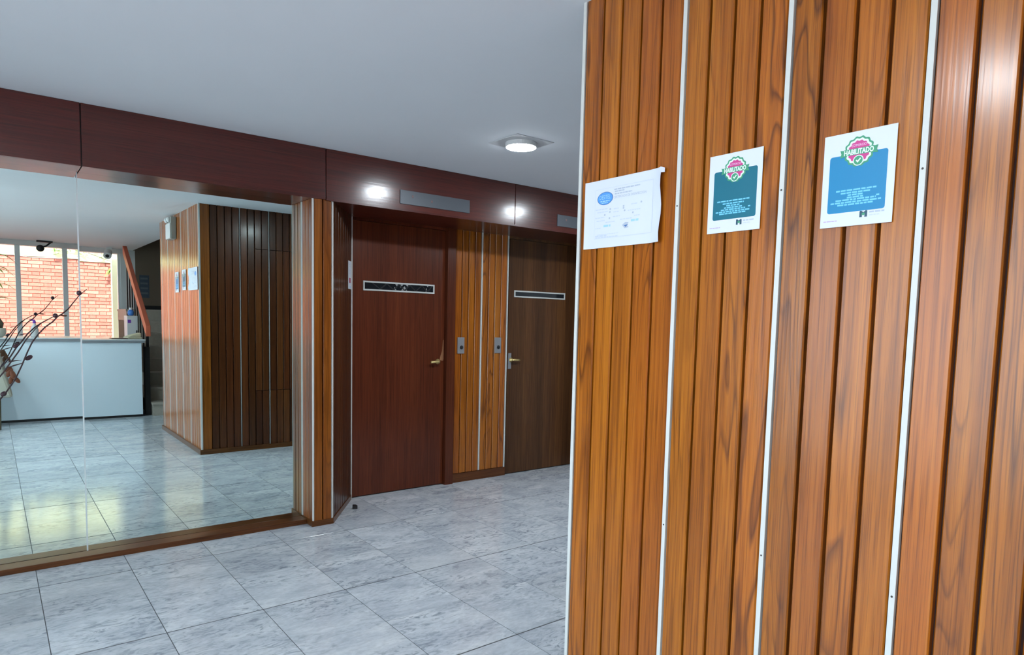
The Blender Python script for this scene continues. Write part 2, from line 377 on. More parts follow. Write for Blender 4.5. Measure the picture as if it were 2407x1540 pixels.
# ------------------------------------------------------------------ ceiling and outer walls
ceil = struct('ceiling', (1.0, 0.5, H))
at('slab', MB().box((-2.75, -1.3, H), (5.5, 4.8, H + 0.25)).box((-2.75, -4.3, H), (1.9, -1.3, H + 0.25)).box((2.75, -4.3, H), (5.5, -1.3, H + 0.25)), 'plaster', ceil, (1.0, 0.5, H))
at('stairwell_cap', MB().box((1.8, -4.3, 4.3), (2.9, -1.2, 4.45)).box((1.8, -4.3, H + 0.25), (1.9, -1.2, 4.3)).box((1.9, -1.3, H + 0.25), (2.9, -1.2, 4.3)), 'darkwall', ceil, (2.3, -2.7, 4.3))
sbox('wall_right', (5.3, -0.4, 0), (5.5, 4.75, H), 'whitewall')
wl = struct('wall_left', (-2.6, 0, 0))
at('wall_panel', MB().box((-2.75, -4.3, 0), (-2.6, -2.6, H)).box((-2.75, 3.4, 0), (-2.6, 4.75, H)).box((-2.75, -2.6, 0), (-2.6, 3.4, 0.1)).box((-2.75, -2.6, 2.30), (-2.6, 3.4, H)), 'whitewall', wl)
w2 = struct('window_added', (-2.68, -0.6, 0.1))  # unseen window, added and widened to bring daylight in from the left
mb = MB()
for k in range(7): mb.box((-2.71, -2.6 + k * 0.99, 0.1), (-2.64, -2.54 + k * 0.99, 2.30))
mb.box((-2.71, -2.6, 0.1), (-2.64, 3.4, 0.16)).box((-2.71, -2.6, 2.24), (-2.64, 3.4, 2.30))
at('frame', mb, 'framegrey', w2)
for k in range(6): pbox('pane', (-2.678, -2.54 + k * 0.99, 0.16), (-2.672, -2.54 + k * 0.99 + 0.93, 2.24), 'glass', w2)

# wall behind the mirror, pillar and lift lobby
wb = struct('wall_back', (1.4, 4.6, 0))
at('masonry', MB().box((-2.7, 4.20, 0), (1.60, 4.75, H)).box((1.6, 4.53, 0), (5.4, 4.75, H)), 'backing', wb)
# pillar core with splayed jamb
at('pillar_core', MB().prism([(1.603, 4.025), (1.705, 4.025), (2.040, 4.488), (2.040, 4.53), (1.603, 4.53)], 0, ZF), 'backing', wb)
pil = struct('pillar', (1.65, 4.005, 0))
plank_run(pil, (1.5915, 4.005), (1, 0), 0, 2, 0.060, 0.036, ZF, 'panel_dim')
plank_run(pil, (1.583, 4.170), (0, -1), -PI / 2, 3, 0.0513, 0.036, ZF, 'panel_dim')
J = (0.5862, 0.8102); JR = math.atan2(0.8102, 0.5862)
plank_run(pil, (1.722, 4.0115), J, JR, 8, 0.0725, 0.036, ZF, 'panel_dark')
strip(pil, (1.587, 4.008), -PI / 4, 0.036, ZF, 0.0105)
strip(pil, (1.7165, 4.0075), 0.45, 0.036, ZF, 0.0105)
strip(pil, (2.066, 4.489), 0.3, 0.0, ZF, 0.0125)
strip(pil, (1.583, 4.1765), -PI / 2, 0.036, ZF, 0.009)
at('plinth', MB().prism([(1.578, 4.18), (1.578, 3.999), (1.720, 3.999), (2.062, 4.474), (2.05, 4.482), (1.71, 4.02), (1.60, 4.02), (1.60, 4.18)], 0, 0.036), 'trimwood', pil, (1.65, 4.005, 0))

# lift lobby: middle panel between the two lift doors
mid = struct('wall_middle', (3.22, 4.51, 0))
at('backing_board', MB().box((2.95, 4.5205, 0), (3.50, 4.53, ZF)), 'backing', mid)
plank_run(mid, (2.964, YD), (1, 0), 0, 4, 0.0635, 0.075, ZF, 'panel')
plank_run(mid, (3.230, YD), (1, 0), 0, 4, 0.0645, 0.075, ZF, 'panel')
for x in (2.958, 3.224, 3.494): strip(mid, (x, YD), 0, 0.075 if x < 3.4 else 0.02, ZF, 0.0115)
at('baseboard', MB().box((2.945, 4.490, 0), (3.498, 4.515, 0.072)), 'trimwood', mid, (3.22, 4.5, 0))

# ------------------------------------------------------------------ lift doors
def lift_door(name, x0, x1, mat):
    d = struct(name, ((x0 + x1) / 2, 4.51, 0))
    o = pbox('door_leaf', (x0, 4.506, 0.008), (x1, 4.529, 2.030), mat, d)
    return d, o
d1, leaf1 = lift_door('door_1', 2.078, 2.866, 'mahogany')
at('jamb', MB().box((2.870, 4.470, 0), (2.946, 4.53, ZF)), 'mahogany', d1, (2.91, 4.5, 0))
pbox('door_head', (2.06, 4.500, 2.032), (2.946, 4.53, ZF), 'mahogany', d1)
d2, leaf2 = lift_door('door_2', 3.512, 4.30, 'walnut')
pbox('jamb', (4.305, 4.480, 0), (4.38, 4.53, ZF), 'walnut', d2)
pbox('door_head', (3.50, 4.502, 2.032), (4.38, 4.53, ZF), 'walnut', d2)
def vision(door, x0, x1, z0, z1, t=0.011):
    b = MB(); y0, y1 = 4.499, 4.508
    b.box((x0, y0, z0), (x1, y1, z0 + t)).box((x0, y0, z1 - t), (x1, y1, z1)).box((x0, y0, z0 + t), (x0 + t, y1, z1 - t)).box((x1 - t, y0, z0 + t), (x1, y1, z1 - t))
    fr = at('vision_frame', b, 'alu', door, ((x0 + x1) / 2, 4.5, z0))
    pbox('vision_glass', (x0 + t, 4.5035, z0 + t), (x1 - t, 4.5065, z1 - t), 'visionglass', door)
    return fr
vision(d1, 2.162, 2.767, 1.533, 1.603)
# folding lattice gate seen in the first door's slot: black bars over a few pale gaps
gx = [2.235, 2.300, 2.355, 2.41, 2.458, 2.505, 2.548, 2.60, 2.655, 2.705, 2.748]
for k in range(len(gx) - 1):
    a, b_ = gx[k], gx[k + 1]; za, zb = ((1.546, 1.591) if k % 2 else (1.591, 1.546))
    at('gate_bar', MB().add([(a - 0.007, 4.5015, za), (a + 0.007, 4.5015, za), (b_ + 0.007, 4.5015, zb), (b_ - 0.007, 4.5015, zb), (a - 0.007, 4.5032, za), (a + 0.007, 4.5032, za), (b_ + 0.007, 4.5032, zb), (b_ - 0.007, 4.5032, zb)],
        [(0, 1, 2, 3), (7, 6, 5, 4), (0, 4, 5, 1), (1, 5, 6, 2), (2, 6, 7, 3), (3, 7, 4, 0)]), 'dark', d1, ((a + b_) / 2, 4.502, 1.57))
mb = MB()
for tri in ([(2.412, 1.547), (2.434, 1.547), (2.417, 1.570)], [(2.425, 1.590), (2.448, 1.590), (2.441, 1.572)], [(2.462, 1.590), (2.492, 1.590), (2.468, 1.566)], [(2.476, 1.547), (2.526, 1.547), (2.503, 1.579)],
            [(2.512, 1.590), (2.535, 1.590), (2.530, 1.577)], [(2.690, 1.546), (2.708, 1.546), (2.694, 1.575)], [(2.698, 1.590), (2.712, 1.590), (2.710, 1.582)]):
    mb.add([(x, 4.5032, z) for x, z in tri] + [(x, 4.5040, z) for x, z in tri], [(0, 1, 2), (5, 4, 3), (0, 3, 4, 1), (1, 4, 5, 2), (2, 5, 3, 0)])
at('gate_gap', mb, 'aludull', d1, (2.5, 4.503, 1.57))['kind'] = 'stuff'
vision(d2, 3.568, 4.158, 1.541, 1.599)
def lever(door, x, z, s):
    mb = MB(); mb.lathe([(0.012, 0), (0.020, 0.002), (0.021, 0.008), (0.012, 0.012), (0.009, 0.03)], 16)
    mb.v = [(x + a, 4.506 - c, z + b) for a, b, c in mb.v]
    mb.tube([(x, 4.478, z), (x + s * 0.012, 4.474, z + 0.001), (x + s * 0.05, 4.472, z - 0.001), (x + s * 0.078, 4.474, z - 0.002)], [0.008, 0.010, 0.009, 0.0095], 10)
    return at('door_handle', mb, 'brass', door, (x, 4.49, z), smooth=True)
lever(d1, 2.806, 1.000, -1)
lever(d2, 3.545, 1.001, 1)
pbox('handle_plate', (3.517, 4.4995, 0.925), (3.548, 4.5065, 1.060), 'greyplate', d2)
mb = MB(); q = [(2.856, 1.172), (2.862, 1.172), (2.863, 1.02), (2.858, 1.005), (2.826, 1.01), (2.834, 1.045), (2.848, 1.085), (2.853, 1.13)]
mb.add([(x, 4.5056, z) for x, z in q] + [(x, 4.5064, z) for x, z in q], [tuple(range(8)), tuple(range(8, 16))[::-1]] + [(i, (i + 1) % 8, 8 + (i + 1) % 8, 8 + i) for i in range(8)])
at('worn_patch', mb, 'worn', d1, (2.85, 4.506, 1.08))['label'] = 'pale scraped patch of bare wood above the handle'
sbox('trim_2', (4.38, 4.45, 0), (4.5, 4.53, ZF), 'walnut')
sbox('wall_lobby', (4.5, 4.005, 0), (5.3, 4.53, ZF), 'backing')

# ------------------------------------------------------------------ fascia
fa = struct('trim_1', (1.4, YF, ZF))
at('fascia_core', MB().box((-2.6, YF + 0.019, ZF + 0.012), (5.3, 4.60, H)), 'dark', fa, (1.4, 4.2, ZF))
for x0, x1 in ((-0.9, 0.3905), (0.3955, 1.667), (1.672, 3.156), (3.161, 4.65), (-2.2, -0.905)):
    at('fascia_board', MB().box((x0, YF, ZF), (x1, YF + 0.018, H - 0.001)), 'fascia', fa, ((x0 + x1) / 2, YF, ZF), bevel=0.0015)
for x0, x1 in ((-0.9, 0.3905), (0.3955, 1.58)):
    at('soffit_board', MB().box((x0, YF + 0.0185, ZF), (x1, 4.182, ZF + 0.011)), 'fascia', fa, ((x0 + x1) / 2, 4.1, ZF))
at('soffit_board', MB().box((1.585, YF + 0.0185, ZF), (5.2, 4.53, ZF + 0.011)), 'fascia', fa, (3, 4.1, ZF))
at('edge_bead', MB().box((1.671, YF - 0.004, ZF - 0.004), (4.65, YF + 0.004, ZF + 0.008)), 'fascia', fa, (3, YF, ZF))

# ------------------------------------------------------------------ mirror
JX = 0.3855
def mirror_panel(x0, x1, label, tilt=0.0):
    o = at('wall_mirror', MB().box((x0, YM, 0.030), (x1, YM + 0.008, ZF)), 'mirror', None, ((x0 + x1) / 2, YM, 1.0))
    o.rotation_euler = (tilt, 0, 0); return tag(o, label, 'mirror', 'wall mirror panels')
mirror_panel(JX + 0.0015, 1.582, 'tall wall mirror panel beside the wooden pillar, reflecting the panelled corner block')
mirror_panel(-0.95, JX - 0.0015, 'wall mirror panel left of the pale joint, behind the dark twigs', 0.0016)
sp = MB().box((JX - 0.0035, YM - 0.0015, 0.03), (JX + 0.0035, YM + 0.006, ZF))
jo = at('mirror_joint', sp, 'jointsilver', None, (JX, YM, 0.03)); tag(jo, 'thin pale vertical joint strip between two mirror panels', 'strip')
sbox('baseboard_mirror', (-0.95, 4.084, 0), (1.577, 4.1815, 0.030), 'trimwood', 0.002)

# ------------------------------------------------------------------ indicator plates over the lift doors
def indicator(x0, x1, label):
    t = thing('floor_indicator', label, 'indicator', ((x0 + x1) / 2, YF, 2.095), 'lift floor indicators')
    at('face_plate', MB().box((x0, YF - 0.006, 2.094), (x1, YF - 0.0002, 2.185)), 'steel', t, bevel=0.0015)
    for x, z in ((x0 + 0.095, 2.150), (x0 + 0.245, 2.135)):
        at('indicator_lens', MB().ball((x, YF - 0.006, z), 0.011, 10, 6, (0.7, 0.12, 0.9)), 'lens', t, (x, YF - 0.006, z), smooth=True)
    return t
indicator(2.181, 2.741, 'long brushed steel indicator plate above the reddish lift door')
indicator(3.584, 4.144, 'steel indicator plate above the brown lift door, cut off by the panelled wall')

def call_plate(x, label):
    t = thing('call_button_plate', label, 'button', (x, YD, 1.063), 'lift call buttons')
    at('face_plate', MB().box((x - 0.033, YD - 0.009, 1.062), (x + 0.033, YD - 0.0002, 1.194)), 'greyplate', t, bevel=0.002)
    mb = MB().lathe([(0.015, 0), (0.016, 0.002), (0.012, 0.008), (0.010, 0.009)], 16); mb.v = [(x + 0.004 + a, YD - 0.009 - c, 1.112 + b) for a, b, c in mb.v]
    at('button', mb, 'dark', t, (x, YD, 1.112), smooth=True)
call_plate(3.021, 'grey call button plate near the reddish lift door')
call_plate(3.397, 'grey call button plate near the brown lift door')

# ------------------------------------------------------------------ the panelled block on the right
blk = struct('wall_block', (XP, YP, 0))
at('block_core', MB().box((XP + 0.0195, -0.125, 0), (5.3, YP - 0.0195, H)), 'backing', blk)
SW = 0.012
def sect(ya, yb, n): plank_run(blk, (XP, ya), (0, -1), -PI / 2, n, (ya - yb) / n, 0.0, H, 'panel')
sect(YP - 0.008, 1.241, 5)
ys = [1.235, 0.917, 0.599, 0.281, -0.037]
for a, b_ in zip(ys[:-1], ys[1:]): sect(a - 0.006, b_ + 0.006, 4)
sect(-0.043, -0.125, 1)
for y in ys: strip(blk, (XP, y), -PI / 2, 0, H, 0.0125, (1.664, 0.732))
at('metal_strip', MB().box((XP - 0.003, YP - 0.010, 0), (XP + 0.002, YP + 0.003, H)).box((XP + 0.002, YP - 0.002, 0), (XP + 0.012, YP + 0.003, H)), 'alu', blk, (XP, YP, 0))
at('baseboard', MB().box((XP - 0.016, -0.125, 0), (XP - 0.0005, YP + 0.0155, 0.045)).box((XP + 0.0, YP + 0.0005, 0), (5.3, YP + 0.0155, 0.045)), 'trimwood', blk)
# face towards the lift lobby (seen in the mirror): corner board, planks, hidden hatch
link('plank', plank_mesh(0.082, H, 'panel_dim'), blk, (XP + 0.054, YP, 0), PI)
xs = XP + 0.097; k = 0
while xs < 5.2:
    wd = 0.0672
    if k in (4, 8, 12, 16, 20, 24): strip(blk, (xs + 0.0045, YP), PI, 0, H, 0.007, mat='aludull'); xs += 0.009
    if 2.06 < xs < 2.80:
        for z0, z1 in ((0, 0.588), (0.594, 1.982), (1.988, H)): link('plank', plank_mesh(wd - 0.006, z1 - z0, 'panel_dark'), blk, (xs + wd / 2, YP, z0), PI)
    else: link('plank', plank_mesh(wd - 0.006, H, 'panel_dark'), blk, (xs + wd / 2, YP, 0), PI)
    xs += wd; k += 1

# ------------------------------------------------------------------ notices
def text_geo(s, size, bold=0.0):
    cu = bpy.data.curves.new('t', 'FONT'); cu.body = s; cu.size = size; cu.align_x = 'CENTER'; cu.align_y = 'CENTER'; cu.resolution_u = 2; cu.offset = bold
    ob = bpy.data.objects.new('t', cu); C.objects.link(ob); bpy.context.view_layer.update()
    me = bpy.data.meshes.new_from_object(ob.evaluated_get(bpy.context.evaluated_depsgraph_get()))
    vs = [v.co.copy() for v in me.vertices]; fs = [tuple(p.vertices) for p in me.polygons]
    bpy.data.objects.remove(ob); bpy.data.curves.remove(cu); bpy.data.meshes.remove(me)
    return vs, fs
class Print:
    """flat print on a sheet: shapes in sheet metres (s right, t up), each layer a hair above the last"""
    def __init__(s): s.items = []
    def poly(s, pts, mat, layer): s.items.append(([tuple(p) for p in pts], [tuple(range(len(pts)))], mat, layer))
    def rect(s, a, b, c, d, mat, layer): s.poly([(a, b), (c, b), (c, d), (a, d)], mat, layer)
    def rrect(s, a, b, c, d, r, mat, layer):
        p = []
        for cx, cy, a0 in ((c - r, d - r, 0), (a + r, d - r, 90), (a + r, b + r, 180), (c - r, b + r, 270)):
            for k in range(5): th = math.radians(a0 + k * 22.5); p.append((cx + r * math.cos(th), cy + r * math.sin(th)))
        s.poly(p, mat, layer)
    def ell(s, cx, cy, rx, ry, mat, layer, n=32, lobes=0, amp=0.0):
        s.poly([(cx + rx * (1 + amp * math.cos(lobes * 2 * PI * k / n)) * math.cos(2 * PI * k / n), cy + ry * (1 + amp * math.cos(lobes * 2 * PI * k / n)) * math.sin(2 * PI * k / n)) for k in range(n)], mat, layer)
    def text(s, st, cx, cy, width, height, mat, layer, bold=0.0):
        vs, fs = text_geo(st, 1.0, bold); x0 = min(v.x for v in vs); x1 = max(v.x for v in vs); y0 = min(v.y for v in vs); y1 = max(v.y for v in vs)
        s.items.append(([(cx + ((v.x - x0) / (x1 - x0) - 0.5) * width, cy + ((v.y - y0) / (y1 - y0) - 0.5) * height) for v in vs], fs, mat, layer))
    def words(s, cx, cy, width, h, mat, layer, seed):
        r = random.Random(seed); x = cx - width / 2
        while x < cx + width / 2 - h * 0.6:
            l = min(r.uniform(1.6, 4.5) * h, cx + width / 2 - x); s.rect(x, cy - h / 2, x + l, cy + h / 2, mat, layer); x += l + h * 0.55
def sheet(name, label, y0, z0, w_, h_, prn, group=None, bend=None, nx=24, nz=8, extra=None, X=XP):
    """paper on the panelled wall: y0 = its left edge (largest y), z0 = its lower edge"""
    t = thing(name, label, 'notice', (X - 0.0045, y0 - w_ / 2, z0), group)
    bend = bend or (lambda s, q: 0.0)
    def pt(s, q, lay): return (X - 0.0045 - bend(s / w_, q / h_) - lay * 0.00018, y0 - s, z0 + q)
    mb = MB(); vs = [pt(w_ * i / nx, h_ * j / nz, 0) for j in range(nz + 1) for i in range(nx + 1)]
    fs = [(j * (nx + 1) + i, j * (nx + 1) + i + 1, (j + 1) * (nx + 1) + i + 1, (j + 1) * (nx + 1) + i) for j in range(nz) for i in range(nx)]
    back = [(x + 0.0003, y, z) for x, y, z in vs]
    mb.add(vs, fs); mb.add(back, [f[::-1] for f in fs])
    at('sheet', mb, 'paper', t, smooth=True)
    bymat = {}
    for pts, fcs, mat, lay in prn.items: bymat.setdefault((mat, lay), []).append((pts, fcs))
    jobs = []
    for (mat, lay), lst in bymat.items():        # a few shapes: one part each; lines of tiny type: one joined part
        jobs += [(mat, lay, [it], False) for it in lst] if len(lst) <= 2 else [(mat, lay, lst, True)]
    for mat, lay, lst, many in jobs:
        m2 = MB()
        for pts, fcs in lst: m2.add([pt(s, q, lay) for s, q in pts], fcs)
        me = bpy.data.meshes.new('print'); me.from_pydata([tuple(Vector(v) - WL[t]) for v in m2.v], [], m2.f); me.materials.append(M[mat]); me.update()
        o = link('lettering' if 'text' in mat or mat in ('mint', 'lilac') or many else 'print', me, t, WL[t])
        if many or len(lst[0][1]) > 4: o['kind'] = 'stuff'
    if extra: extra(t)
    return t

# certificate, landscape sheet with a curling right edge
W_, H_ = 0.320, 0.2145
pr = Print(); E1 = 'palegrey'
bx0, bx1, bz0, bz1 = 0.045, 0.285, 0.030, 0.186
for a in ((bx0, bz0, bx1, bz0 + .0009), (bx0, bz1 - .0009, bx1, bz1), (bx0, bz0, bx0 + .0009, bz1), (bx1 - .0009, bz0, bx1, bz1)): pr.rect(*a, E1, 1)
pr.ell(0.089, 0.155, 0.034, 0.0205, 'logorim', 1); pr.ell(0.089, 0.155, 0.0315, 0.0185, 'logoblue', 2)
pr.text('DESITEL', 0.089, 0.159, 0.047, 0.013, 'logotext', 3); pr.words(0.089, 0.1465, 0.040, 0.0035, 'logotext', 3, 3); pr.words(0.089, 0.141, 0.028, 0.0025, 'logotext', 3, 4)
pr.words(0.180, 0.1775, 0.105, 0.0038, 'greytext', 2, 5); pr.words(0.150, 0.171, 0.040, 0.0034, 'greytext', 2, 6); pr.words(0.166, 0.1635, 0.072, 0.0036, 'greytext', 2, 7)
pr.text('CERTIFICADO DE DESINFECCION', 0.192, 0.1535, 0.132, 0.0072, 'greytext', 2, 0.012)
for k, (cx, cz, wd, hh) in enumerate([(0.075, 0.122, 0.052, .003), (0.080, 0.113, 0.046, .003), (0.140, 0.118, 0.024, .003), (0.138, 0.108, 0.022, .003), (0.212, 0.124, 0.026, .003), (0.068, 0.096, 0.040, .003),
        (0.072, 0.086, 0.036, .003), (0.140, 0.094, 0.03, .003), (0.212, 0.106, 0.05, .003), (0.180, 0.082, 0.048, .0034), (0.115, 0.079, 0.042, .0032), (0.225, 0.088, 0.024, .003), (0.062, 0.063, 0.024, .003),
        (0.105, 0.042, 0.090, .002), (0.075, 0.038, 0.05, .005), (0.1, 0.033, 0.10, .003)]): pr.words(cx, cz, wd, hh, E1, 2, 20 + k)
for cx, cz in ((0.113, .119), (0.112, .110), (0.169, .122), (0.169, .116), (0.174, .108), (0.208, .098), (0.111, .091), (0.240, .126), (0.09, .103)): pr.ell(cx, cz, .0035, .003, 'greytext', 3, 10)
pr.words(0.101, 0.068, 0.030, 0.0065, 'logotext', 3, 50); pr.words(0.216, 0.0745, 0.030, 0.0065, 'logotext', 3, 51)
pr.poly([(0.165, .064), (0.178, .072), (0.192, .070), (0.186, .062), (0.193, .055), (0.176, .053)], 'greytext', 3); pr.poly([(0.172, .062), (0.190, .0645), (0.181, .057)], 'logorim', 4)
def cert_bend(s, q):
    e = max(0.0, (s - 0.82) / 0.18); l = max(0.0, (0.06 - s) / 0.06)
    return 0.0135 * e * e * (0.75 + 0.35 * math.sin(q * 9.0 + 0.6)) + 0.0025 * l * l
def tape(t):
    y = 1.606 - W_ + 0.004
    at('corner_curl', MB().add([(XP - 0.016, y, 1.781), (XP - 0.016, y - 0.005, 1.780), (XP - 0.010, y - 0.0125, 1.777), (XP - 0.010, y - 0.0125, 1.765), (XP - 0.017, y - 0.005, 1.764), (XP - 0.017, y, 1.769)],
        [(0, 1, 4, 5), (1, 2, 3, 4)]), 'paper', t)
sheet('certificate', 'landscape white certificate sheet with blue oval logo and curling right edge', 1.606, 1.5665, W_, H_, pr, None, cert_bend, extra=tape)

def poster(label, y0, z0, w_, h_, colmat, seed, shape):
    p = Print(); S = lambda a: a * w_; T = lambda b: b * h_
    s0, t0, s1, t1 = shape
    p.rrect(S(s0), T(t0), S(s1), T(t1), S(0.035), colmat, 1)
    cx, cz = S(0.5), T(0.785); r = S(0.205)
    p.ell(cx, cz, r * 1.0, r * 1.0, 'green', 2, 72, 14, 0.045); p.ell(cx, cz, r * 0.87, r * 0.87, 'mint', 3, 72, 14, 0.045); p.ell(cx, cz, r * 0.73, r * 0.73, 'magenta', 4, 72, 14, 0.05); r0 = r
    # ribbon with tails
    hb = r * 0.215; tl = r * 1.28
    for sg in (-1, 1):
        p.poly([(cx + sg * r * 0.9, cz - hb * 1.15), (cx + sg * tl, cz - hb * 1.35), (cx + sg * tl * 0.93, cz - hb * 0.15), (cx + sg * tl, cz + hb * 1.05), (cx + sg * r * 0.9, cz + hb * 0.8)][::sg], 'green', 5)
    p.rect(cx - r * 1.03, cz - hb, cx + r * 1.03, cz + hb, 'green', 6)
    p.text('HABILITADO', cx, cz, r * 2.0, hb * 1.75, 'mint', 7, 0.035)
    p.text('COMERCIO', cx, cz + r * 0.42, r * 1.02, r * 0.17, 'pinktext', 7, 0.02)
    p.ell(cx, cz - r * 0.62, r * 0.36, r * 0.36, 'mint', 7, 28); p.ell(cx, cz - r * 0.62, r * 0.30, r * 0.30, 'green', 8, 28)
    k = r * 0.30; c0 = cz - r * 0.62
    p.poly([(cx - .55 * k, c0 - .02 * k), (cx - .32 * k, c0 + .2 * k), (cx - .12 * k, c0 - .08 * k), (cx + .42 * k, c0 + .55 * k), (cx + .64 * k, c0 + .34 * k), (cx - .10 * k, c0 - .52 * k)], 'mint', 9)
    rows = [(0.398, 0.62), (0.365, 0.40), (0.338, 0.26), (0.312, 0.34), (0.287, 0.46), (0.262, 0.66), (0.238, 0.52)] if seed == 1 else [(0.385, 0.56), (0.357, 0.42), (0.332, 0.22), (0.307, 0.24), (0.283, 0.56), (0.257, 0.70), (0.232, 0.50)]
    for i, (tt, ww) in enumerate(rows): p.words(S(0.49), T(tt), S(ww), T(0.017), 'skytext', 2, seed * 40 + i)
    p.words(S(0.80), T(0.300), S(0.055), T(0.017), 'skytext', 2, seed * 40 + 9)
    # emblem: dark open M with a green heart
    ex, ez, ew, eh = S(0.615), T(0.115), S(0.105), T(0.068)
    p.poly([(ex - ew / 2, ez - eh / 2), (ex - ew * .16, ez - eh / 2), (ex - ew * .16, ez - eh * .18), (ex - ew * .22, ez), (ex, ez + eh * .18), (ex, ez + eh * .24), (ex - ew * .28, ez + eh / 2), (ex - ew * .42, ez + eh / 2), (ex - ew / 2, ez + eh * .4)], 'navy', 2)
    p.poly([(ex + ew / 2, ez - eh / 2), (ex + ew * .16, ez - eh / 2), (ex + ew * .16, ez - eh * .18), (ex + ew * .22, ez), (ex, ez + eh * .18), (ex, ez + eh * .24), (ex + ew * .28, ez + eh / 2), (ex + ew * .42, ez + eh / 2), (ex + ew / 2, ez + eh * .4)][::-1], 'navy', 2)
    p.ell(ex, ez - eh * .02, ew * .22, eh * .2, 'green', 3, 16)
    p.words(S(0.795), T(0.128), S(0.20), T(0.017), 'greytext', 2, 90 + seed); p.words(S(0.765), T(0.096), S(0.14), T(0.012), E1, 2, 92 + seed)
    p.words(S(0.155), T(0.068), S(0.21), T(0.011), 'lilac', 2, 94 + seed)
    return sheet('permit_poster', label, y0, z0, w_, h_, p, 'permit posters', None, 12, 4)
poster('smaller permit poster with teal block and round badge, next to the certificate', 1.1275, 1.574, 0.158, 0.206, 'teal', 1, (0.10, 0.165, 0.915, 0.785))
poster('permit poster with bright blue block and round badge, nearest the camera', 0.8115, 1.5585, 0.1595, 0.2105, 'blue', 2, (0.095, 0.15, 0.895, 0.765))

# narrow notice on the splayed jamb
jt = thing('jamb_notice', 'narrow white notice with a red block on the angled jamb', 'notice', (2.01, 4.40, 1.54))
nrm = Vector((0.8102, -0.5862, 0)); jv = Vector((0.5862, 0.8102, 0)); jb = Vector((1.722, 4.0115, 0)) + nrm * 0.0015
def jq(a0, a1, z0, z1, lay): return [tuple(jb + jv * a + nrm * lay * 0.0004 + Vector((0, 0, z))) for a, z in ((a0, z0), (a1, z0), (a1, z1), (a0, z1))]
A0, A1 = 0.452, 0.555
mb = MB(); mb.add(jq(A0, A1, 1.532, 1.728, 1) + jq(A0, A1, 1.532, 1.728, 0.2), [(0, 1, 2, 3), (7, 6, 5, 4), (0, 4, 5, 1), (1, 5, 6, 2), (2, 6, 7, 3), (3, 7, 4, 0)])
at('sheet', mb, 'paper', jt)
at('print', MB().add(jq(A0 + .028, A1 - .02, 1.576, 1.610, 2), [(0, 1, 2, 3)]), 'redprint', jt)
mb = MB()
for z in (1.70, 1.688, 1.66, 1.648, 1.636): mb.add(jq(A0 + .025, A1 - .03, z, z + .006, 2), [(0, 1, 2, 3)])
at('lettering', mb, 'palegrey', jt)['kind'] = 'stuff'
at('print', MB().add(jq(A0 + .05, A1 - .015, 1.543, 1.552, 2), [(0, 1, 2, 3)]), 'logotext', jt)

# ------------------------------------------------------------------ ceiling lamps
def lamp(x, y, label, plate=True):
    t = thing('ceiling_lamp', label, 'lamp', (x, y, H - 0.03), 'round ceiling lamps')
    zt = H
    if plate:
        at('mounting_plate', MB().prism([(x - .135, y - .135), (x + .135, y - .135), (x + .135, y + .135), (x - .135, y + .135)], H - 0.004, H - 0.0003), 'platepaint', t, (x, y, H - .004), bevel=0.001); zt = H - 0.0042
    at('housing', MB().lathe([(0.088, zt - 0.024 - H), (0.0925, zt - 0.021 - H), (0.0925, zt - H)], 40, (x, y, H)), 'camwhite', t, (x, y, zt - .02), smooth=False)
    at('diffuser', MB().lathe([(0.084, zt - 0.0262 - H), (0.087, zt - 0.0243 - H)], 40, (x, y, H)), 'diffuser', t, (x, y, zt - .024))
lamp(2.470, 3.085, 'round white ceiling lamp on a square plate in front of the lift doors')
lamp(3.822, 3.148, 'round ceiling lamp hidden beyond the panelled wall, mirrored in the dark fascia')
lamp(-1.55, 0.98, 'added round ceiling lamp by the added left window, unseen fill for the room')  # extra lamp out of view, added to lift counter, ceiling and floor
lamp(-0.80, -0.40, 'added round ceiling lamp above the cream armchair, unseen fill for the counter')  # added where neither view nor mirror shows it, to brighten the counter front
lamp(-0.08, 0.98, 'round ceiling lamp overhead, mirrored as a glare high on the panelled wall')

# ------------------------------------------------------------------ twig arrangement before the mirror
va = thing('twig_arrangement', 'dark curving twigs with round buds in front of the mirror', 'plant', (-0.24, 3.40, 0))
at('vase', MB().lathe([(0.075, 0), (0.11, 0.02), (0.13, 0.2), (0.115, 0.42), (0.07, 0.56), (0.06, 0.62), (0.075, 0.66), (0.066, 0.655), (0.052, 0.6), (0.05, 0.5)], 28, (-0.24, 3.40, 0)), 'blueglaze', va, smooth=True)
at('stem', MB().tube([(0.3422, 3.43, 1.4245), (0.314, 3.4286, 1.3975), (0.2721, 3.4271, 1.3375), (0.2501, 3.4257, 1.3151), (0.233, 3.4243, 1.3038), (0.2158, 3.4229, 1.2818), (0.1875, 3.4214, 1.258), (0.1638, 3.42, 1.2292), (0.1418, 3.4186, 1.1953), (0.1237, 3.4171, 1.1536), (0.1033, 3.4157, 1.0986), (0.0879, 3.4143, 1.0614), (0.0757, 3.4129, 1.0354), (0.0504, 3.4114, 0.9942), (0.0256, 3.41, 0.9586), (-0.0644, 3.41, 0.8386), (-0.21, 3.4, 0.78), (-0.235, 3.4, 0.45)], [0.0013, 0.0018, 0.0024, 0.0029, 0.0029, 0.0029, 0.0029, 0.0029, 0.0029, 0.0029, 0.0029, 0.0029, 0.0029, 0.0029, 0.0029, 0.0029, 0.0029, 0.0029], 7), 'stem', va, smooth=True)
